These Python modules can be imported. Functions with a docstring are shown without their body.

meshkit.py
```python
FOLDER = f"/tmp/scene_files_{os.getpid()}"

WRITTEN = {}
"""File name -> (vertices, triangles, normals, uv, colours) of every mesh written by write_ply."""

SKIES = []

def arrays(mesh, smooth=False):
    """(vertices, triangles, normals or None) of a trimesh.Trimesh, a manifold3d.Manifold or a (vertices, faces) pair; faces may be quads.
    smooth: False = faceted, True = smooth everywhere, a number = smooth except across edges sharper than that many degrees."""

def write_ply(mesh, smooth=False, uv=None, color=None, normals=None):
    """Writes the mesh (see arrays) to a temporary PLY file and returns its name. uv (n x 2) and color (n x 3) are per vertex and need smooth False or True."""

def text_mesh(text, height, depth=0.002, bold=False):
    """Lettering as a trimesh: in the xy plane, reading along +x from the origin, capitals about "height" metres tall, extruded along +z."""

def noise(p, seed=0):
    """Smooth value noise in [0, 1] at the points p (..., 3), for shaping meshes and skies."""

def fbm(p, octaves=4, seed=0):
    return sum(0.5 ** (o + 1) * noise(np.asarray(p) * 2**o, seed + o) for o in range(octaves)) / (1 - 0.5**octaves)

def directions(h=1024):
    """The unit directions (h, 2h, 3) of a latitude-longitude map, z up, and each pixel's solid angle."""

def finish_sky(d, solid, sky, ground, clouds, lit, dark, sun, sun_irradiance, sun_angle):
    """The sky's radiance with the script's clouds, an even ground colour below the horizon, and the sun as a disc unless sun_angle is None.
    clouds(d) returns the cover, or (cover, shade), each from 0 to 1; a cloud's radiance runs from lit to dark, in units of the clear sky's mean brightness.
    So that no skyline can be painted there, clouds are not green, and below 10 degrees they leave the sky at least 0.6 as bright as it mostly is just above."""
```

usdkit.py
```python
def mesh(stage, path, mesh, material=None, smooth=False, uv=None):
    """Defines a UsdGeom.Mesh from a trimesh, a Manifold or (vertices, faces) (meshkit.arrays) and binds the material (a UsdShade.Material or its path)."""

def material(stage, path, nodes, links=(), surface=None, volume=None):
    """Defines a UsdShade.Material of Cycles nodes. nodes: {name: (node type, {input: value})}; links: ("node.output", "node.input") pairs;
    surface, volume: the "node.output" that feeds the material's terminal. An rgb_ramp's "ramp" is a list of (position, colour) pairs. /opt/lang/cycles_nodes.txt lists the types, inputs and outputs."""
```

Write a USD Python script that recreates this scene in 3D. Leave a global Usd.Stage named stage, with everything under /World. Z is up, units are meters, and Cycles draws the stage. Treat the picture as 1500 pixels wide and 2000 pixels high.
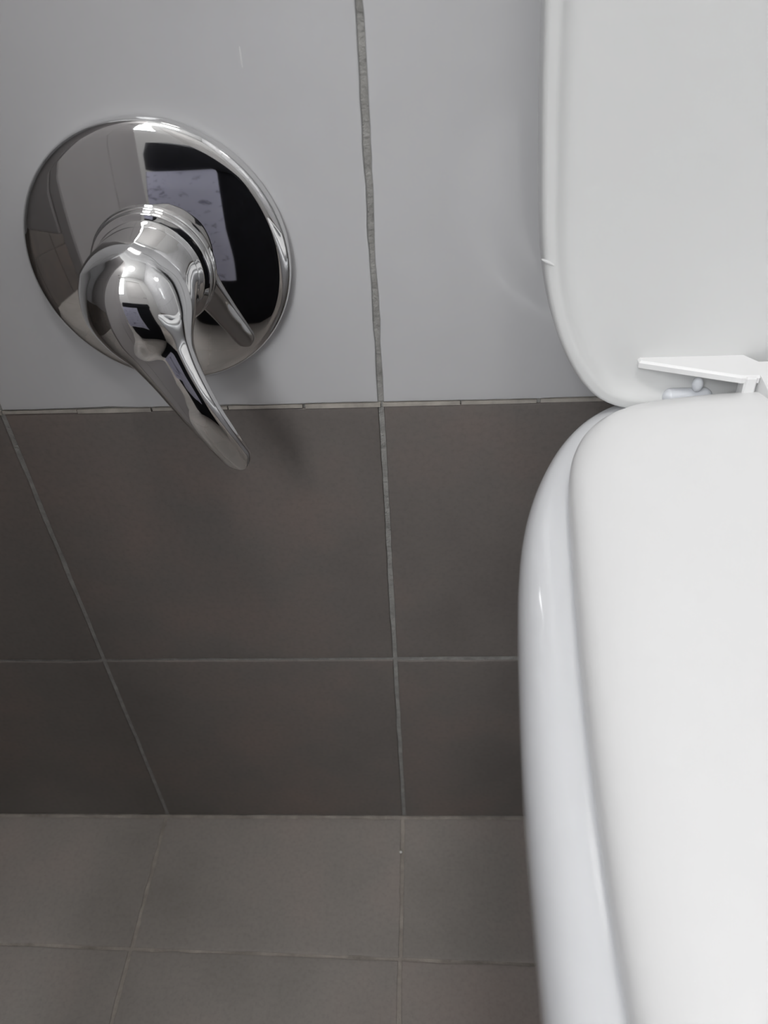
import math, random
import numpy as np, trimesh, usdkit, meshkit
from scipy.interpolate import CubicSpline, PchipInterpolator
from pxr import Usd, UsdGeom, UsdLux, UsdShade, Gf, Sdf

random.seed(7)
rng = np.random.default_rng(7)
stage = Usd.Stage.CreateInMemory()
UsdGeom.SetStageUpAxis(stage, UsdGeom.Tokens.z)
UsdGeom.SetStageMetersPerUnit(stage, 1.0)
UsdGeom.Xform.Define(stage, '/World')
UsdGeom.Scope.Define(stage, '/World/Looks')

# ------------------------------------------------------------------ camera
F_PX = 1546.735
CAM_POS = Gf.Vec3d(0.02237, -0.347705, 0.614301)
RT = (0.99845955, 0.0317579, -0.04549678)
UP = (0.01496333, 0.63548673, 0.77196679)
FW = (-0.05342865, 0.7714584, -0.63403259)
cam = UsdGeom.Camera.Define(stage, '/World/camera')
cam.AddTransformOp().Set(Gf.Matrix4d(*RT, 0, *UP, 0, -FW[0], -FW[1], -FW[2], 0, *CAM_POS, 1))
FOCAL = 4.4
cam.CreateFocalLengthAttr(FOCAL)
cam.CreateHorizontalApertureAttr(FOCAL * 1500 / F_PX)
cam.CreateVerticalApertureAttr(FOCAL * 2000 / F_PX)
cam.CreateClippingRangeAttr(Gf.Vec2f(0.01, 50))
cam.CreateFStopAttr(2.0)
cam.CreateFocusDistanceAttr(0.40)
cam.CreateExposureAttr(0.11)

# ------------------------------------------------------------------ light levels
WINDOW_STRENGTH = 14.5      # daylight from an unseen rear window, placed to light the front wall
LAMP_STRENGTH = 23.0       # opal ceiling lamp out of view, placed to light seat and floor
RX0, RX1, RY0, RZ1 = -0.80, 0.80, -1.50, 2.40       # the room

# ------------------------------------------------------------------ helpers
used = {}
def numbered(parent, name):
    k = (parent, name)
    n = used.get(k, 0); used[k] = n + 1
    return name if n == 0 else f'{name}_{n:03d}'

def tag(prim, label=None, cat=None, group=None, kind=None):
    for k, v in (('label', label), ('category', cat), ('group', group), ('kind', kind)):
        if v: prim.SetCustomDataByKey(k, v)
    return prim

def empty(name, loc=(0, 0, 0), **kw):
    x = UsdGeom.Xform.Define(stage, '/World/' + numbered('/World', name))
    x.AddTranslateOp().Set(Gf.Vec3d(*loc))
    return tag(x.GetPrim(), **kw)

def obj(name, mesh, m, parent=None, smooth=False, label=None, normals=None, loc=None, **kw):
    pp = '/World' if parent is None else str(parent.GetPath())
    path = pp + '/' + numbered(pp, name)
    if isinstance(mesh, trimesh.Trimesh) or hasattr(mesh, 'to_mesh') or isinstance(mesh, tuple):
        g = usdkit.mesh(stage, path, mesh, m, smooth=smooth)
    if normals is not None:
        from pxr import Vt
        g.CreateNormalsAttr(Vt.Vec3fArray.FromNumpy(np.asarray(normals, np.float32)))
        g.SetNormalsInterpolation('vertex')
    if loc is not None: g.AddTranslateOp().Set(Gf.Vec3d(*loc))
    return tag(g.GetPrim(), label=label, **kw)

def box(x0, x1, y0, y1, z0, z1, c=0.0):
    """box, with chamfered edges if c"""
    b = trimesh.creation.box((x1 - x0, y1 - y0, z1 - z0))
    if c:
        v = []
        for sx in (-1, 1):
            for sy in (-1, 1):
                for sz in (-1, 1):
                    h = np.array([x1 - x0, y1 - y0, z1 - z0]) / 2; s = np.array([sx, sy, sz])
                    for k in range(3):
                        w = h - c; w[k] = h[k]; v.append(s * w)
        b = trimesh.convex.convex_hull(np.array(v))
    b.apply_translation(((x0 + x1) / 2, (y0 + y1) / 2, (z0 + z1) / 2))
    return b

def cat(ms): return trimesh.util.concatenate(ms)

def lathe(profile, n=96):
    """profile (r, z) from the axis outwards and back; revolved about z"""
    return trimesh.creation.revolve(np.array(profile), sections=n)

def rings_mesh(rings, close=False, cap0=False, cap1=False):
    """rings: list of (n,3) loops joined in order; close joins last to first"""
    n = len(rings[0]); V = np.vstack(rings); Fs = []
    m = len(rings)
    i = np.arange(n); j = (i + 1) % n
    for a in range(m if close else m - 1):
        b = (a + 1) % m
        Fs.append(np.stack([a * n + i, a * n + j, b * n + j], 1)); Fs.append(np.stack([a * n + i, b * n + j, b * n + i], 1))
    extra = []
    for flag, a, flip in ((cap0, 0, True), (cap1, m - 1, False)):
        if flag:
            c = len(V) + len(extra); extra.append(rings[a].mean(0))
            t = np.stack([a * n + i, a * n + j, np.full(n, c)], 1)
            Fs.append(t[:, ::-1] if flip else t)
    if extra: V = np.vstack([V, extra])
    t = trimesh.Trimesh(V, np.vstack(Fs), process=False)
    if t.volume < 0: t.invert()
    return t

def closed_spline(pts, n=360):
    """smooth closed curve through pts (k,2), resampled evenly"""
    p = np.vstack([pts, pts[:1]])
    d = np.r_[0, np.cumsum(np.linalg.norm(np.diff(p, axis=0), axis=1))]
    cs = CubicSpline(d, p, bc_type='periodic')
    u = np.linspace(0, d[-1], 4000); q = cs(u)
    s = np.r_[0, np.cumsum(np.linalg.norm(np.diff(q, axis=0), axis=1))]
    t = np.interp(np.linspace(0, s[-1], n, endpoint=False), s, u)
    return cs(t)

def mirror_closed(left):
    """left half from rear centre to front centre as (x<=0, y); full loop"""
    L = np.array(left, float)
    R = L[1:-1][::-1] * [-1, 1]
    return np.vstack([L, R])

def inward(loop):
    t = np.roll(loop, -1, 0) - np.roll(loop, 1, 0)
    nrm = np.stack([-t[:, 1], t[:, 0]], 1); nrm /= np.linalg.norm(nrm, axis=1, keepdims=True)
    if ((loop.mean(0) - loop) * nrm).sum() < 0: nrm = -nrm
    return nrm

# ------------------------------------------------------------------ materials
def mat(name, color, rough=0.4, metallic=0.0, vary=0.0, scale=30, bump=0.0, bscale=60, spec=0.5, detail=4, extra=None, bdist=0.002, **kw):
    nodes = {'p': ('principled_bsdf', {'base_color': color, 'roughness': rough, 'metallic': metallic, 'specular_ior_level': spec, **kw})}
    links = []
    nodes['tc'] = ('texture_coordinate', {})
    if vary:
        nodes['n'] = ('noise_texture', {'scale': scale, 'detail': detail, 'roughness': 0.6})
        lo = [c * (1 - vary) for c in color]; hi = [c * (1 + vary) for c in color]
        nodes['r'] = ('rgb_ramp', {'ramp': [(0.3, lo), (0.7, hi)]})
        links += [('tc.object', 'n.vector'), ('n.fac', 'r.fac'), ('r.color', 'p.base_color')]
    if bump:
        nodes['bn'] = ('noise_texture', {'scale': bscale, 'detail': 3})
        nodes['b'] = ('bump', {'strength': bump, 'distance': bdist})
        links += [('tc.object', 'bn.vector'), ('bn.fac', 'b.height'), ('b.normal', 'p.normal')]
    return usdkit.material(stage, '/World/Looks/' + name, nodes, links, surface='p.BSDF')

def brown_tile(name, base, warm):
    """matt stoneware: cloudy tone, fine cloth-like grain, dark specks"""
    nodes = {
        'tc': ('texture_coordinate', {}), 'oi': ('object_info', {}),
        'off': ('vector_math', {'math_type': 'add'}),
        'big': ('noise_texture', {'scale': 9.0, 'detail': 5, 'roughness': 0.6}),
        'rb': ('rgb_ramp', {'ramp': [(0.3, [c * 0.86 for c in base]), (0.5, base), (0.72, warm)]}),
        'fine': ('noise_texture', {'scale': 320.0, 'detail': 3, 'roughness': 0.7}),
        'rf': ('rgb_ramp', {'ramp': [(0.3, (.90, .90, .90)), (0.5, (1, 1, 1)), (0.75, (1.07, 1.07, 1.07))]}),
        'mul': ('mix', {'mix_type': 'multiply', 'fac': 1.0}),
        'b': ('bump', {'strength': 0.05, 'distance': 0.0004}),
        'p': ('principled_bsdf', {'roughness': 0.5, 'specular_ior_level': 0.35}),
    }
    links = [('tc.object', 'off.vector1'), ('oi.random', 'off.vector2'), ('off.vector', 'big.vector'), ('big.fac', 'rb.fac'),
             ('tc.object', 'fine.vector'), ('fine.fac', 'rf.fac'), ('rb.color', 'mul.color1'), ('rf.color', 'mul.color2'),
             ('mul.color', 'p.base_color'), ('fine.fac', 'b.height'), ('b.normal', 'p.normal')]
    return usdkit.material(stage, '/World/Looks/' + name, nodes, links, surface='p.BSDF')

M = {}
M['white_tile'] = mat('white_tile', (0.585, 0.585, 0.595), 0.07, vary=0.02, scale=12, bump=0.03, bscale=14, bdist=0.001)
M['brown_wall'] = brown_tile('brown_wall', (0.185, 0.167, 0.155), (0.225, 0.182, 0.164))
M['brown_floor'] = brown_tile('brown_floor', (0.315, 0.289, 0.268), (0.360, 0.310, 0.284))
M['grout'] = mat('grout', (0.31, 0.305, 0.29), 0.9, vary=0.25, scale=90, bump=0.5, bscale=500)
M['floor_grout'] = mat('floor_grout', (0.36, 0.325, 0.29), 0.9, vary=0.35, scale=40, bump=0.5, bscale=500)
M['edge_grout'] = mat('edge_grout', (0.42, 0.39, 0.35), 0.9, vary=0.3, scale=60)
M['ceramic'] = mat('ceramic', (0.78, 0.79, 0.81), 0.08)
M['plastic'] = mat('plastic', (0.86, 0.86, 0.86), 0.28)
M['lid_plastic'] = mat('lid_plastic', (0.735, 0.74, 0.735), 0.30)
M['nylon'] = mat('nylon', (0.74, 0.76, 0.80), 0.35)
M['chrome'] = mat('chrome', (0.80, 0.80, 0.80), 0.035, 1.0)
M['paint'] = mat('paint', (0.62, 0.62, 0.61), 0.6, vary=0.02, scale=5)
M['grey_paint'] = mat('grey_paint', (0.55, 0.525, 0.52), 0.6, vary=0.03, scale=6)
M['ceiling'] = mat('ceiling', (0.80, 0.80, 0.79), 0.8)
M['door'] = mat('door', (0.55, 0.54, 0.53), 0.4, vary=0.03, scale=4)
M['steel'] = mat('steel', (0.6, 0.6, 0.6), 0.25, 1.0)
M['drip'] = mat('drip', (0.70, 0.70, 0.70), 0.2)
M['speck'] = mat('speck', (0.85, 0.85, 0.82), 0.6)
M['navy'] = mat('navy', (0.012, 0.013, 0.018), 0.95, vary=0.2, scale=60, bump=0.3, bscale=400)
M['lamp_glass'] = usdkit.material(stage, '/World/Looks/lamp_glass', {'e': ('emission', {'color': (1, 0.98, 0.96), 'strength': LAMP_STRENGTH})}, [], surface='e.emission')
M['frosted'] = usdkit.material(stage, '/World/Looks/frosted', {'e': ('emission', {'color': (0.97, 0.985, 1.0), 'strength': WINDOW_STRENGTH})}, [], surface='e.emission')
M['lilac_cloth'] = usdkit.material(stage, '/World/Looks/lilac_cloth', {
    'tc': ('texture_coordinate', {}), 'mp': ('mapping', {'scale': (1, 1, 2.2), 'rotation': (0, 0.6, 0)}),
    'n': ('noise_texture', {'scale': 22, 'detail': 3, 'roughness': 0.6, 'distortion': 1.2}),
    'r': ('rgb_ramp', {'ramp': [(0.32, (0.34, 0.34, 0.48)), (0.42, (0.74, 0.75, 0.93)), (1, (0.80, 0.81, 0.95))]}),
    'p': ('principled_bsdf', {'roughness': 0.9})},
    [('tc.object', 'mp.vector'), ('mp.vector', 'n.vector'), ('n.fac', 'r.fac'), ('r.color', 'p.base_color')], surface='p.BSDF')

# ------------------------------------------------------------------ tiles
def tile_mesh(w, h, depth=0.006, wob=0.00025, seed=0, n=36, soft=0.0012, pillow=0.00015):
    """a tile in xy centred at 0, its face at z = 0 (pressed back softly at the edges); uneven edges"""
    r = np.random.default_rng(seed)
    def edge(L):
        k = max(4, int(L / 0.2 * n)); t = np.linspace(0, 1, k, endpoint=False)
        o = np.interp(t, np.linspace(0, 1, 14), r.normal(0, wob, 14)) + r.normal(0, wob * 0.25, k)
        o *= np.minimum(1, np.minimum(t, 1 - t) * 10)
        return t, o
    P = []
    for a, b, nx, ny, L in (((-w, -h), (w, -h), 0, -1, w), ((w, -h), (w, h), 1, 0, h), ((w, h), (-w, h), 0, 1, w), ((-w, h), (-w, -h), -1, 0, h)):
        t, o = edge(L)
        P.append(np.stack([(a[0] + (b[0] - a[0]) * t) / 2 + nx * o, (a[1] + (b[1] - a[1]) * t) / 2 + ny * o], 1))
    P = np.vstack(P)
    sc = lambda d: P * [1 - 2 * d / w, 1 - 2 * d / h]
    z = lambda p, v: np.c_[p, np.full(len(p), v)]
    rings = [z(P, -depth), z(P, -soft), z(sc(soft * 0.35), -soft * 0.3), z(sc(soft), -pillow * 0.5), z(sc(0.006), 0)]
    return rings_mesh(rings, cap0=True, cap1=True)

def simple_tile(w, h, depth=0.006, c=0.0008):
    a = np.array([[-w, -h], [w, -h], [w, h], [-w, h]]) / 2
    z = lambda p, v: np.c_[p, np.full(4, v)]
    return rings_mesh([z(a, -depth), z(a, -c), z(a * [1 - 2 * c / w, 1 - 2 * c / h], 0)], cap0=True, cap1=True)

def place(mesh, o, ax, ay, az):
    T = np.eye(4); T[:3, 0], T[:3, 1], T[:3, 2], T[:3, 3] = ax, ay, az, o
    m = mesh.copy(); m.apply_transform(T)
    if np.linalg.det(T[:3, :3]) < 0: m.invert()
    return m

S, G = 0.20, 0.0026
GROUT_DEPTH = 0.0011
# wall the fittings hang on: face of the tiles at y = 0
wf = empty('wall_front', kind='structure')
obj('mortar_bed', box(RX0 - 0.06, RX1 + 0.06, 0.006, 0.10, -0.05, RZ1 + 0.05), M['grout'], wf)
obj('grout', box(RX0, RX1, GROUT_DEPTH, 0.0062, 0.0, RZ1), M['grout'], wf)
for iz in range(12):
    for ix in range(8):
        x0, z0 = -0.8 + ix * S, iz * S
        if x0 + S < RX0 + 0.01: continue
        near = ix in (2, 3, 4, 5) and iz < 4
        gw = G; gz0 = gz1 = G / 2
        if iz == 1: gz1 = 0.0012
        if iz == 0: gz1 = 0.0010
        if ix == 4 and iz in (0, 1):                     # the joint is laid thicker right of the plumb joint
            if iz == 0: gz1 = 0.0018
            if iz == 1: gz0 = 0.0018
        xx0, xx1, zz0, zz1 = max(x0, RX0) + gw / 2, x0 + S - gw / 2, z0 + gz0, z0 + S - gz1
        w, h = xx1 - xx0, zz1 - zz0
        white = iz >= 2
        t = tile_mesh(w, h, seed=iz * 20 + ix, wob=0.00028 if white else 0.0002) if near else simple_tile(w, h)
        o = ((xx0 + xx1) / 2, -0.0006 if white else 0.0, (zz0 + zz1) / 2)
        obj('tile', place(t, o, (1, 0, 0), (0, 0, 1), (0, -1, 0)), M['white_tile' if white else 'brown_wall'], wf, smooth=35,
            label=None if white else 'matt brown wall tile')
# pale grout bead along the top edge of the brown tiles
bead = []
for k in range(40):
    xa = RX0 + k * 0.04 + 0.001
    bead.append(box(xa, xa + 0.0375 + 0.003 * rng.random(), -0.0002, 0.0016, 0.3990 - 0.0006 * rng.random(), 0.4004 + 0.0005 * rng.random()))
obj('grout_bead', cat(bead), M['edge_grout'], wf)
obj('drip_mark', place(trimesh.creation.icosphere(2), (-0.0468, -0.0006, 0.5583), (0.0004, 0, 0), (0, 0.00015, 0), (0, 0, 0.0038)), M['drip'], wf, smooth=True)

# floor, its joints a little askew to the wall
fl = empty('floor', kind='structure')
obj('screed', box(RX0 - 0.06, RX1 + 0.06, RY0 - 0.06, 0.10, -0.08, -0.006), M['floor_grout'], fl)
obj('grout', box(RX0, RX1, RY0, 0.006, -0.0062, -0.0009), M['floor_grout'], fl)
SK = -0.0217
def fline(k, x): return (-0.0010 if k == 0 else -0.1102 + SK * x - (k - 1) * S)
for ky in range(8):
    for ix in range(8):
        if -0.8 + ix * S + S < RX0 + 0.01: continue
        x0 = -0.8 + ix * S + (-0.0010 if ky == 0 else -0.0016); x1 = x0 + S; x0 = max(x0, RX0)
        q = np.array([[x0, fline(ky + 1, x0)], [x1, fline(ky + 1, x1)], [x1, fline(ky, x1)], [x0, fline(ky, x0)]])
        q[:, 1] = np.maximum(q[:, 1], RY0)
        c = q.mean(0)
        near = ix in (2, 3, 4, 5) and ky < 3
        wq, hq = x1 - x0 - 0.0024, (q[3, 1] - q[0, 1]) - 0.0024
        if hq < 0.01: continue
        t = tile_mesh(wq, hq, seed=400 + ky * 20 + ix, wob=0.0003) if near else simple_tile(wq, hq)
        v = np.array(t.vertices); u0, u1 = v[:, 0] / wq + 0.5, v[:, 1] / hq + 0.5     # bilinear fit into the skewed cell
        g = 0.0012 / (x1 - x0)
        u0 = g + u0 * (1 - 2 * g); u1 = g + u1 * (1 - 2 * g)
        xy = ((1 - u0) * (1 - u1))[:, None] * q[0] + (u0 * (1 - u1))[:, None] * q[1] + (u0 * u1)[:, None] * q[2] + ((1 - u0) * u1)[:, None] * q[3]
        t = trimesh.Trimesh(np.c_[xy, v[:, 2]], t.faces, process=False)
        if t.volume < 0: t.invert()
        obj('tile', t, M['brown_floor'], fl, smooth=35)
obj('plaster_speck', place(trimesh.creation.icosphere(1), (-0.0022, -0.0305, 0.0003), (0.0011, 0, 0), (0, 0.0011, 0), (0, 0, 0.0007)), M['speck'], fl, smooth=True)

# the rest of the room, as far as chrome can mirror it
def side_wall(name, x, sgn, hole=None):
    w = empty(name, kind='structure')
    xo = x + sgn * 0.006
    if hole is None:
        obj('mortar_bed', box(min(xo, xo + sgn * .08), max(xo, xo + sgn * .08), RY0 - 0.06, 0.006, -0.05, RZ1 + .05), M['grout'], w)
    else:
        ya, yb, za, zb = hole
        a, b = min(xo, xo + sgn * .08), max(xo, xo + sgn * .08)
        obj('mortar_bed', cat([box(a, b, RY0 - .06, ya, -.05, RZ1 + .05), box(a, b, yb, 0.006, -.05, RZ1 + .05),
                               box(a, b, ya, yb, -.05, za), box(a, b, ya, yb, zb, RZ1 + .05)]), M['grout'], w)
    for iz in range(12):
        for k in range(8):
            y1 = -k * S; y0 = max(y1 - S, RY0)
            if y1 - y0 < 0.03: continue
            ya, yb, za, zb = y0 + .0013, y1 - .0013, iz * S + .0013, iz * S + S - .0013
            if hole and ya < hole[1] and yb > hole[0] and za < hole[3] and zb > hole[2]: continue
            t = simple_tile(yb - ya, zb - za)
            obj('tile', place(t, (x, (ya + yb) / 2, (za + zb) / 2), (0, 1, 0), (0, 0, 1), (-sgn, 0, 0)), M['white_tile' if iz >= 2 else 'brown_wall'], w)
    return w
WIN = (-0.79, -0.32, 1.05, 2.28)     # unseen window in the rear wall: x0, x1, z0, z1
side_wall('wall_left', RX0, -1)
side_wall('wall_right', RX1, 1)
DR = (-0.26, 0.46, 2.02)     # door opening x0, x1, height
obj('wall_rear', cat([box(RX0 - .06, DR[0], RY0 - .08, RY0, 0, WIN[2]), box(RX0 - .06, DR[0], RY0 - .08, RY0, WIN[3], RZ1), box(RX0 - .06, WIN[0], RY0 - .08, RY0, WIN[2], WIN[3]), box(WIN[1], DR[0], RY0 - .08, RY0, WIN[2], WIN[3]), box(DR[1], RX1 + .06, RY0 - .08, RY0, 0, RZ1), box(DR[0], DR[1], RY0 - .08, RY0, DR[2], RZ1)]), M['paint'], kind='structure')
obj('ceiling', box(RX0 - .06, RX1 + .06, RY0 - .08, .1, RZ1, RZ1 + .06), M['ceiling'], kind='structure')
d = empty('door_1', kind='structure')
obj('door_leaf', box(DR[0] + .04, DR[1] - .04, RY0 - .05, RY0 - .01, 0.006, DR[2] - .04, .003), M['door'], d)
obj('door_frame', cat([box(DR[0], DR[0] + .04, RY0 - .08, RY0 + .012, 0, DR[2]), box(DR[1] - .04, DR[1], RY0 - .08, RY0 + .012, 0, DR[2]), box(DR[0] + .0402, DR[1] - .0402, RY0 - .08, RY0 + .012, DR[2] - .04, DR[2])]), M['paint'], d)
for za, zb in ((.12, .82), (.98, 1.85)):
    obj('door_panel', box(DR[0] + .13, DR[1] - .13, RY0 - .012, RY0 - .003, za, zb, .004), M['door'], d)
hd = trimesh.creation.cylinder(.009, .11, sections=20); hd.apply_transform(trimesh.transformations.rotation_matrix(math.pi / 2, (0, 1, 0))); hd.apply_translation((DR[1] - .13, RY0 + .045, 1.0))
hs = trimesh.creation.cylinder(.008, .056, sections=20); hs.apply_transform(trimesh.transformations.rotation_matrix(math.pi / 2, (1, 0, 0))); hs.apply_translation((DR[1] - .08, RY0 + .018, 1.0))
obj('door_handle', cat([hd, hs]), M['steel'], d, smooth=40)
wn = empty('window_1', kind='structure')  # out of view, placed to light the front wall from the rear left
obj('window_frame', cat([box(WIN[0], WIN[0] + .04, RY0 - .07, RY0 + .004, WIN[2], WIN[3]), box(WIN[1] - .04, WIN[1], RY0 - .07, RY0 + .004, WIN[2], WIN[3]),
                         box(WIN[0] + .0402, WIN[1] - .0402, RY0 - .07, RY0 + .004, WIN[2], WIN[2] + .04), box(WIN[0] + .0402, WIN[1] - .0402, RY0 - .07, RY0 + .004, WIN[3] - .04, WIN[3])]), M['paint'], wn)
obj('pane', box(WIN[0] + .04, WIN[1] - .04, RY0 - .036, RY0 - .030, WIN[2] + .04, WIN[3] - .04), M['frosted'], wn, label='frosted pane of an unseen rear window, glowing with daylight')
lp = empty('ceiling_lamp', (0.10, -0.70, RZ1), label='round opal lamp on the ceiling, out of view, placed to light seat and floor', cat='lamp')
obj('lamp_base', lathe([(0, -.001), (.20, -.001), (.20, -.02), (0, -.02)], 48), M['steel'], lp, smooth=40)
obj('lamp_shade', lathe([(0, -.075), (.05, -.074), (.12, -.066), (.165, -.050), (.185, -.0205), (0, -.0205)], 48), M['lamp_glass'], lp, smooth=60)

# ------------------------------------------------------------------ toilet
XC = 0.238
N = 360
def loop3(l, z): return np.c_[l[:, 0], l[:, 1], np.broadcast_to(z, len(l))]
t_ = empty('toilet', (XC, 0, 0), label='white ceramic toilet with its lid raised against the tiled wall', cat='toilet')

bowl_l = [(0, -.016), (-.05, -.0165), (-.095, -.0185), (-.1245, -.0245), (-.1395, -.034), (-.154, -.051), (-.1655, -.073), (-.175, -.100), (-.181, -.130), (-.1855, -.175),
          (-.1883, -.217), (-.1893, -.253), (-.1898, -.29), (-.186, -.36), (-.168, -.43), (-.125, -.484), (-.065, -.508), (0, -.514)]
B = closed_spline(mirror_closed(bowl_l), N); bi = inward(B)
off = lambda L, nn, dd: L + nn * dd
def scl(L, s, cy, sy=None): return np.c_[L[:, 0] * s, (L[:, 1] - cy) * (s if sy is None else sy) + cy]
rings = []
for z, s in ((0.0, .46), (.02, .46), (.10, .46), (.18, .50), (.25, .66), (.29, .80), (.315, .88), (.34, .945), (.36, .976), (.378, .990), (.392, .997), (.400, .9995)):
    rings.append(loop3(scl(B, s, -.07), z))
for z, dd in ((.4045, .0001), (.4085, .0007), (.4120, .0019), (.4152, .0039), (.4178, .0068), (.4194, .0108), (.4200, .016), (.4200, .025), (.4200, .045)):
    rings.append(loop3(off(B, bi, dd), z))
for z, s in ((.416, .70), (.40, .66), (.34, .58), (.27, .42), (.225, .22), (.215, .08)):
    l = scl(B, s, -.30, s * .95); rings.append(loop3(l, z))
obj('bowl', rings_mesh(rings, cap0=True, cap1=True), M['ceramic'], t_, smooth=60, label='glossy ceramic bowl')

seat_l = [(0, -.0475), (-.045, -.048), (-.085, -.0495), (-.112, -.0530), (-.1335, -.0595), (-.149, -.073), (-.158, -.092), (-.1635, -.125), (-.1700, -.190), (-.1735, -.240),
          (-.1750, -.288), (-.172, -.35), (-.158, -.415), (-.118, -.462), (-.06, -.485), (0, -.490)]
SL = closed_spline(mirror_closed(seat_l), N); si = inward(SL)
ang = np.arctan2(SL[:, 1] + .30, SL[:, 0])
hole = np.c_[.112 * np.cos(ang), .132 * np.sin(ang) - .305]
hi = inward(hole)
so = lambda dd: off(SL, si, dd); ho = lambda dd: off(hole, -hi, dd)
rings = [loop3(so(z0), z) for z0, z in ((.003, .4205), (.0008, .4215), (.0, .4240), (.0, .4285), (.0005, .4304), (.0019, .4328), (.0046, .4352), (.0090, .4374), (.0148, .4392), (.022, .4406), (.030, .4415))]
A_, H_ = so(.037), ho(.010)
for w in (0, .35, .7): rings.append(loop3(A_ * (1 - w) + H_ * w, .4423 - .0004 * w))
rings += [loop3(ho(dd), z) for dd, z in ((.006, .4408), (.0025, .4385), (.0005, .435), (0, .430), (.0005, .4245), (.003, .4215))]
rings += [loop3(ho(.02) * .6 + so(.012) * .4, .4205)]
obj('seat', rings_mesh(rings, close=True), M['plastic'], t_, smooth=60, label='smooth white plastic seat ring, lowered')

lid_l = [(0, .4185), (-.05, .4187), (-.09, .4192), (-.118, .4205), (-.130, .4228), (-.139, .4272), (-.1465, .4345), (-.1545, .4470), (-.160, .4590), (-.1645, .4725), (-.1688, .4935),
         (-.1708, .5127), (-.1734, .5476), (-.175, .5776), (-.1775, .64), (-.176, .70), (-.160, .765), (-.122, .815), (-.065, .840), (0, .846)]
LL = closed_spline(mirror_closed(lid_l), N); li = inward(LL)
def lr(dd, y): p = off(LL, li, dd); return np.c_[p[:, 0], np.full(N, y), p[:, 1]]
def ls(s, y): p = off(LL, li, .026); p = np.c_[p[:, 0] * s, (p[:, 1] - .63) * s + .63]; return np.c_[p[:, 0], np.full(N, y), p[:, 1]]
rings = [ls(.2, -.0200), ls(.8, -.0205), lr(.02, -.0215), lr(.010, -.0230), lr(.004, -.0255), lr(.001, -.029), lr(0, -.033), lr(0, -.0425), lr(.0003, -.0437), lr(.001, -.0446), lr(.002, -.045),
         lr(.0042, -.045), lr(.0053, -.0446), lr(.0062, -.0437), lr(.0072, -.0424), lr(.009, -.0404), lr(.012, -.0391), lr(.016, -.0385), lr(.022, -.0382), ls(.9, -.0381), ls(.5, -.0380), ls(.2, -.0380)]
lid = obj('lid', rings_mesh(rings, cap0=True, cap1=True), M['lid_plastic'], t_, smooth=60, label='raised lid with a raised edge around its hollow inner face')

# hinge cover between lid and seat, its two wings, the pin under the near wing
def prism(poly, z0, z1, c=0.0006):
    import shapely.geometry as sg
    P = sg.Polygon(poly).buffer(0.0008).buffer(-0.0008)
    a = np.array(P.exterior.coords)[:-1]; b = np.array(P.buffer(-c, join_style=2).exterior.coords)[:-1]
    m = trimesh.creation.extrude_polygon(P, z1 - z0 - c, engine='earcut'); m.apply_translation((0, 0, z0))
    m2 = trimesh.creation.extrude_polygon(P.buffer(-c, join_style=2), z1 - z0, engine='earcut'); m2.apply_translation((0, 0, z0))
    import manifold3d
    return m, m2
def solid(poly, z0, z1, c=0.0006):
    m, m2 = prism(poly, z0, z1, c)
    v = np.vstack([m.vertices[m.vertices[:, 2] < z0 + 1e-6], m.vertices, m2.vertices])
    return trimesh.convex.convex_hull(v)
cover = solid([(-.0777, -.0435), (.0777, -.0435), (.0777, -.0562), (-.0777, -.0562)], .4408, .44394)
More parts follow.
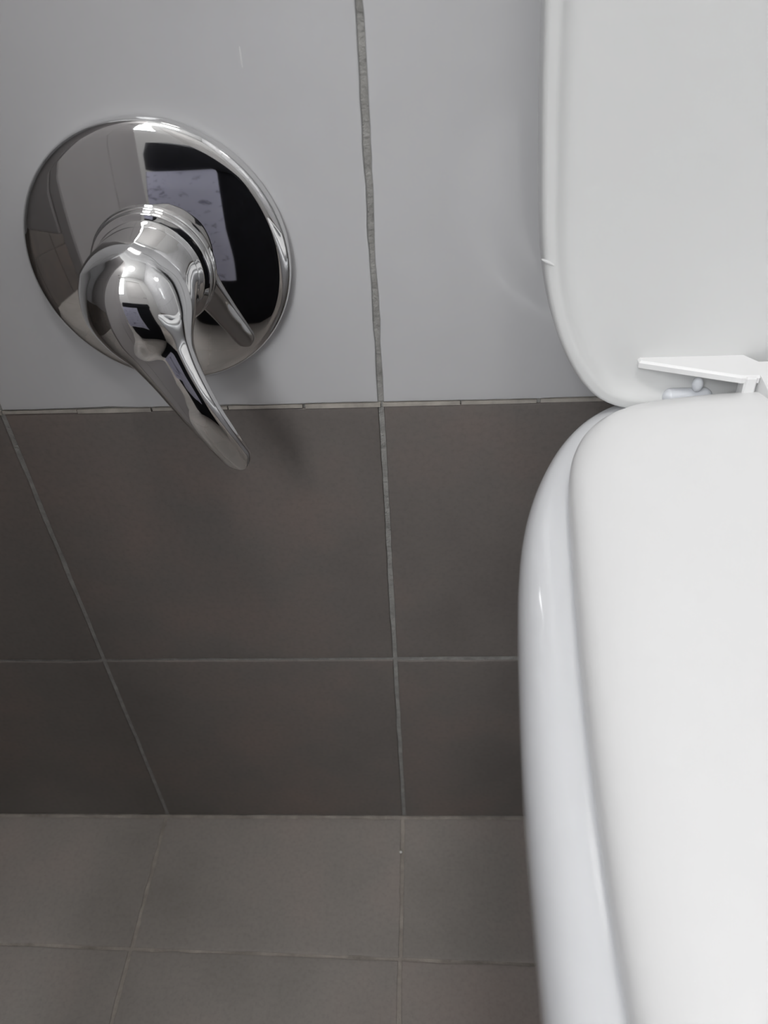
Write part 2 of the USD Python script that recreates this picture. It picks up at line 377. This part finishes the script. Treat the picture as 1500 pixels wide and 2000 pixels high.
ramp = trimesh.convex.convex_hull(np.array([(s * .0775, y, z) for s in (-1, 1) for y, z in ((-.047, .4300), (-.047, .4438), (-.056, .4440), (-.063, .4432), (-.072, .4416), (-.072, .4360))]))
hc = obj('hinge_cover', cat([cover, ramp]), M['plastic'], t_, smooth=30, label='low white hinge cover between lid and seat')
for s in (-1, 1):
    wing = solid([(s * .1235, -.0365), (s * .0790, -.0365), (s * .0735, -.0440), (s * .0735, -.0562), (s * .0850, -.0562), (s * .1235, -.0412)], .4408, .4440, .0009)
    post = box(min(s * .0835, s * .0783), max(s * .0835, s * .0783), -.0568, -.050, .4300, .4436, .0008)
    wg = obj('hinge_wing', wing, M['plastic'], t_, smooth=30)
    obj('hinge_post', post, M['plastic'], t_, smooth=30)
    pin = trimesh.creation.capsule(.014, .0036, count=[16, 12]); pin.apply_transform(trimesh.transformations.rotation_matrix(math.pi / 2, (0, 1, 0)))
    pin.apply_translation((s * .094 - .007, -.0440, .4278))
    knob = trimesh.creation.icosphere(3, .0023); knob.apply_scale((1, 1, 1.5)); knob.apply_translation((s * .0985, -.0462, .4348))
    p = obj('hinge_pin', pin, M['nylon'], t_, smooth=60, label='bluish white nylon hinge pin')
    obj('pin_knob', knob, M['nylon'], p, smooth=True)
fl_ = trimesh.creation.icosphere(2); fl_.apply_scale((.0030, .0005, .0006)); fl_.apply_transform(trimesh.transformations.rotation_matrix(math.radians(28), (0, 1, 0))); fl_.apply_translation((-.1668, -.0450, .4905))
obj('moulding_flash', fl_, M['lid_plastic'], t_, smooth=True)

# ------------------------------------------------------------------ shower mixer
AX, AZ = -0.0958, 0.4803
mx = empty('shower_mixer', (AX, 0, AZ), label='chrome shower mixer with round plate and long curved lever', cat='shower mixer')
# local frame: Z out of the wall -> world -y ; local x,y lie in the wall
def to_wall(m):
    v = np.array(m.vertices); m = trimesh.Trimesh(np.c_[v[:, 0], -v[:, 2], v[:, 1]], m.faces, process=False)
    if m.volume < 0: m.invert()
    return m
pl = [(0.0, .0125)]
for r in np.linspace(.004, .0545, 16): pl.append((r, .0125 - .0045 * (r / .0545) ** 2))
pl += [(.0562, .0076), (.0574, .0070), (.0587, .0061), (.0592, .0050), (.0594, .0038), (.0594, .0010), (.0584, .0002), (0, .0002)]
plate = to_wall(lathe(pl, 160))
plate.apply_translation((0, -.0006, 0))
obj('wall_plate', plate, M['chrome'], mx, smooth=50)
def rounded(r0, r1, z0, z1, k=.0012):
    return [(r0, z0)] + [(r1 - k + k * math.sin(a), z0 + k - k * math.cos(a)) for a in np.linspace(0, math.pi / 2, 5)] + [(r1 - k + k * math.cos(a), z1 - k + k * math.sin(a)) for a in np.linspace(0, math.pi / 2, 5)] + [(r0, z1)]
col = [(0.015, .009)] + rounded(.0262, .0272, .0092, .0150, .0009)[1:-1] + [(.0252, .0152)] + rounded(.0245, .0264, .0160, .0192, .0009)[1:-1] + [(.0238, .0194), (.0232, .0196), (.0232, .0235), (.015, .0235), (.015, .009)]
obj('collar', to_wall(lathe(col, 120)), M['chrome'], mx, smooth=40)

# handle from a distance field: domed body running out into a slim lever
PHI = math.radians(23.5)
kr = np.array([-14, 0, 10, 22, 34, 52, 66, 78, 90]) * 1e-3
kc = PchipInterpolator(kr, np.array([38, 44, 48, 52, 54.8, 56.6, 55.8, 54.2, 53.4]) * 1e-3)
kw = PchipInterpolator(kr, np.array([10, 19, 18.2, 14.2, 11.2, 9.0, 8.0, 7.3, 7.0]) * 1e-3)
kh = PchipInterpolator(kr, np.array([10, 15, 13.5, 9.0, 6.4, 4.6, 3.8, 3.4, 3.2]) * 1e-3)
REND = .0865
def sdf(p):
    x, y, z = p[..., 0], p[..., 1], p[..., 2]           # x across the lever, y along it, z out of the wall
    # body: capsule end on a slightly waisted barrel
    rad = np.hypot(x, y)
    R = .0232
    zz = np.maximum(z - .0405, 0)
    body = np.sqrt(rad ** 2 + (zz * 1.05) ** 2) - R
    body = np.maximum(body, .0215 - z)
    # lever
    yc = np.clip(y, -.014, .0865)
    w, h, c = kw(yc), kh(yc), kc(yc)
    tip = np.clip((yc - (REND - .008)) / .008, 0, 1); w = w * np.sqrt(np.maximum(1 - tip ** 2, .02))
    dz = (z - c)
    hh = np.where(dz > 0, h * .9, h * 1.1)
    e = (np.abs(x / w) ** 3.4 + np.abs(dz / hh) ** 2.6)
    lev = (e ** (1 / 2.8) - 1) * np.minimum(w, h)
    q = np.stack([lev, y - REND, -y], -1)
    lev = np.maximum(np.maximum(q[..., 0], q[..., 1]), q[..., 2] - .014)
    k = .008
    a = np.clip(.5 + .5 * (lev - body) / k, 0, 1)
    return lev * (1 - a) + body * a - k * a * (1 - a)

def surface_nets(f, lo, hi_, step):
    ax = [np.arange(lo[i], hi_[i] + step, step) for i in range(3)]
    Gd = np.stack(np.meshgrid(*ax, indexing='ij'), -1); D = f(Gd); ins = D < 0
    sh = np.array(D.shape) - 1
    cs = [(a, b, c) for a in (0, 1) for b in (0, 1) for c in (0, 1)]
    sub = lambda A, o: A[o[0]:o[0] + sh[0], o[1]:o[1] + sh[1], o[2]:o[2] + sh[2]]
    cnt = sum(sub(ins, o).astype(int) for o in cs); act = (cnt > 0) & (cnt < 8)
    acc = np.zeros((*sh, 3)); num = np.zeros(sh)
    for i, a in enumerate(cs):
        for b in cs[i + 1:]:
            if sum(abs(np.subtract(a, b))) != 1: continue
            da, db = sub(D, a), sub(D, b); cr = (da < 0) != (db < 0)
            t = np.where(cr, da / np.where(cr, da - db, 1), 0)
            pos = np.array(a) + t[..., None] * (np.array(b) - np.array(a))
            acc += np.where(cr[..., None], pos, 0); num += cr
    ii = np.argwhere(act); idx = -np.ones(sh, int); idx[act] = np.arange(len(ii))
    V = np.array(lo) + step * (ii + acc[act] / num[act][:, None])
    Q = []
    for d_ in range(3):
        u, v = [(1, 2), (2, 0), (0, 1)][d_]
        s0 = [slice(1, None)] * 3; s0[d_] = slice(0, -1); 
        A = ins[tuple(slice(0, -1) if k == d_ else slice(None) for k in range(3))]; Bq = ins[tuple(slice(1, None) if k == d_ else slice(None) for k in range(3))]
        e = np.argwhere(A != Bq); flip = A[tuple(e.T)]
        ok = (e[:, u] > 0) & (e[:, v] > 0) & (e[:, u] < sh[u]) & (e[:, v] < sh[v]); e, flip = e[ok], flip[ok]
        du, dv = np.eye(3, dtype=int)[u], np.eye(3, dtype=int)[v]
        q = np.stack([idx[tuple((e - o).T)] for o in (du + dv, dv, 0 * du, du)], 1)
        q[~flip] = q[~flip][:, ::-1]; Q.append(q)
    return V, np.vstack(Q)
V, Q = surface_nets(sdf, (-.027, -.027, .018), (.027, .092, .070), .0008)
def grad(p, e=2e-4):
    g = np.stack([(sdf(p + np.eye(3)[k] * e) - sdf(p - np.eye(3)[k] * e)) / (2 * e) for k in range(3)], -1)
    return g
for _ in range(4):
    g = grad(V); V = V - g * (sdf(V) / np.maximum((g * g).sum(-1), 1e-9))[:, None]
nr = grad(V, 6e-4); nr /= np.linalg.norm(nr, axis=1, keepdims=True)
cph, sph = math.cos(PHI), math.sin(PHI)
def lever_to_world(a):      # x across, y along (down, turned towards +x), z out
    return np.stack([a[:, 0] * cph + a[:, 1] * sph, -a[:, 2], a[:, 0] * sph - a[:, 1] * cph], 1)
Fq = np.vstack([Q[:, [0, 1, 2]], Q[:, [0, 2, 3]]])
tm = trimesh.Trimesh(lever_to_world(V), Fq, process=False)
if tm.volume < 0: tm.invert()
obj('lever_handle', (np.array(tm.vertices), np.array(tm.faces)), M['chrome'], mx, normals=lever_to_world(nr))

# ------------------------------------------------------------------ black hamper put in place of the dark-clothed viewer, met in the chrome
HX, HY = -0.085, -0.78
def sq_loop(a, b, z, n=96, p=4.0):
    t = np.linspace(0, 2 * math.pi, n, endpoint=False); c, s_ = np.cos(t), np.sin(t)
    k = (np.abs(c) ** p + np.abs(s_) ** p) ** (-1 / p)
    return np.c_[a * k * c, b * k * s_, np.full(n, z)]
hm = empty('laundry_hamper', (HX, HY, 0), label='black hamper behind the viewer, mirrored in the chrome plate', cat='stand_in')
obj('body', rings_mesh([sq_loop(.17, .13, .0), sq_loop(.185, .15, .06), sq_loop(.195, .16, .50), sq_loop(.19, .155, .50), sq_loop(.18, .145, .06), sq_loop(.16, .12, .02)], cap0=True, cap1=True), M['navy'], hm, smooth=40)
obj('lid', rings_mesh([sq_loop(.195, .160, .503), sq_loop(.205, .176, .506), sq_loop(.205, .176, .545), sq_loop(.195, .16, .575), sq_loop(.14, .11, .585)], cap0=True, cap1=True), M['navy'], hm, smooth=40)
# towel caught under the hamper lid, put in place of the viewer's pale clothes
def draped(x0, x1, path, thick, seed):
    nx = 50; r = np.random.default_rng(seed)
    P = np.array(path, float); d_ = np.r_[0, np.cumsum(np.linalg.norm(np.diff(P, axis=0), axis=1))]
    u = np.linspace(0, d_[-1], 70); Y = np.interp(u, d_, P[:, 0]); Z = np.interp(u, d_, P[:, 1])
    ty, tz = np.gradient(Y), np.gradient(Z); l = np.hypot(ty, tz); ny, nz = -tz / l, ty / l
    X = np.linspace(x0, x1, nx); rings = []
    for xv, q in zip(X, np.linspace(0, 1, nx)):
        rip = .004 * np.sin(q * 14 + 1) * np.clip((u / u[-1] - .3) * 3, 0, 1) + .004
        xo = xv + .006 * np.sin(u * 20 + seed)
        a = np.c_[xo, Y + ny * rip, Z + nz * rip]; b = np.c_[xo, Y + ny * (rip + thick), Z + nz * (rip + thick)]
        rings.append(np.vstack([a, b[::-1]]))
    return rings_mesh(rings, cap0=True, cap1=True)
obj('towel', draped(-.265, -.082, [(HY + .164, .502), (HY + .168, .46), (HY + .166, .36), (HY + .165, .20)], .004, 3), M['lilac_cloth'], smooth=50,
    label='lilac towel with faint blue streaks in place of the pale clothes of the viewer, hanging down the front of the black hamper', cat='towel')

# unseen tall cabinet, placed to keep window light off the wall's left; its grey doors fill the left half of the chrome plate
CX, CY0, CY1 = -0.262, -0.56, -0.20
cb = empty('bathroom_cabinet', (-0.53, (CY0 + CY1) / 2, 0), label='grey wall-hung cabinet out of view, placed to shade the left of the tiled wall, mirrored in the left of the chrome plate', cat='cabinet')
cw = (CY1 - CY0) / 2
obj('carcass', box(-.2695, .250, -cw, cw, 0.44, 1.95, .002), M['grey_paint'], cb)
for ya, yb in ((-cw + .002, -.0015), (.0015, cw - .002)):
    dd = obj('door', box(.2505, .268, ya, yb, .12, 1.945, .002), M['grey_paint'], cb)
    ky = yb - .03 if yb < 0 else ya + .03
    kn = lathe([(0, 0), (.005, 0), (.005, .012), (.012, .018), (.011, .024), (0, .027)], 24)
    obj('knob', place(kn, (.268, ky, .95), (0, 1, 0), (0, 0, 1), (1, 0, 0)), M['steel'], dd, smooth=40)
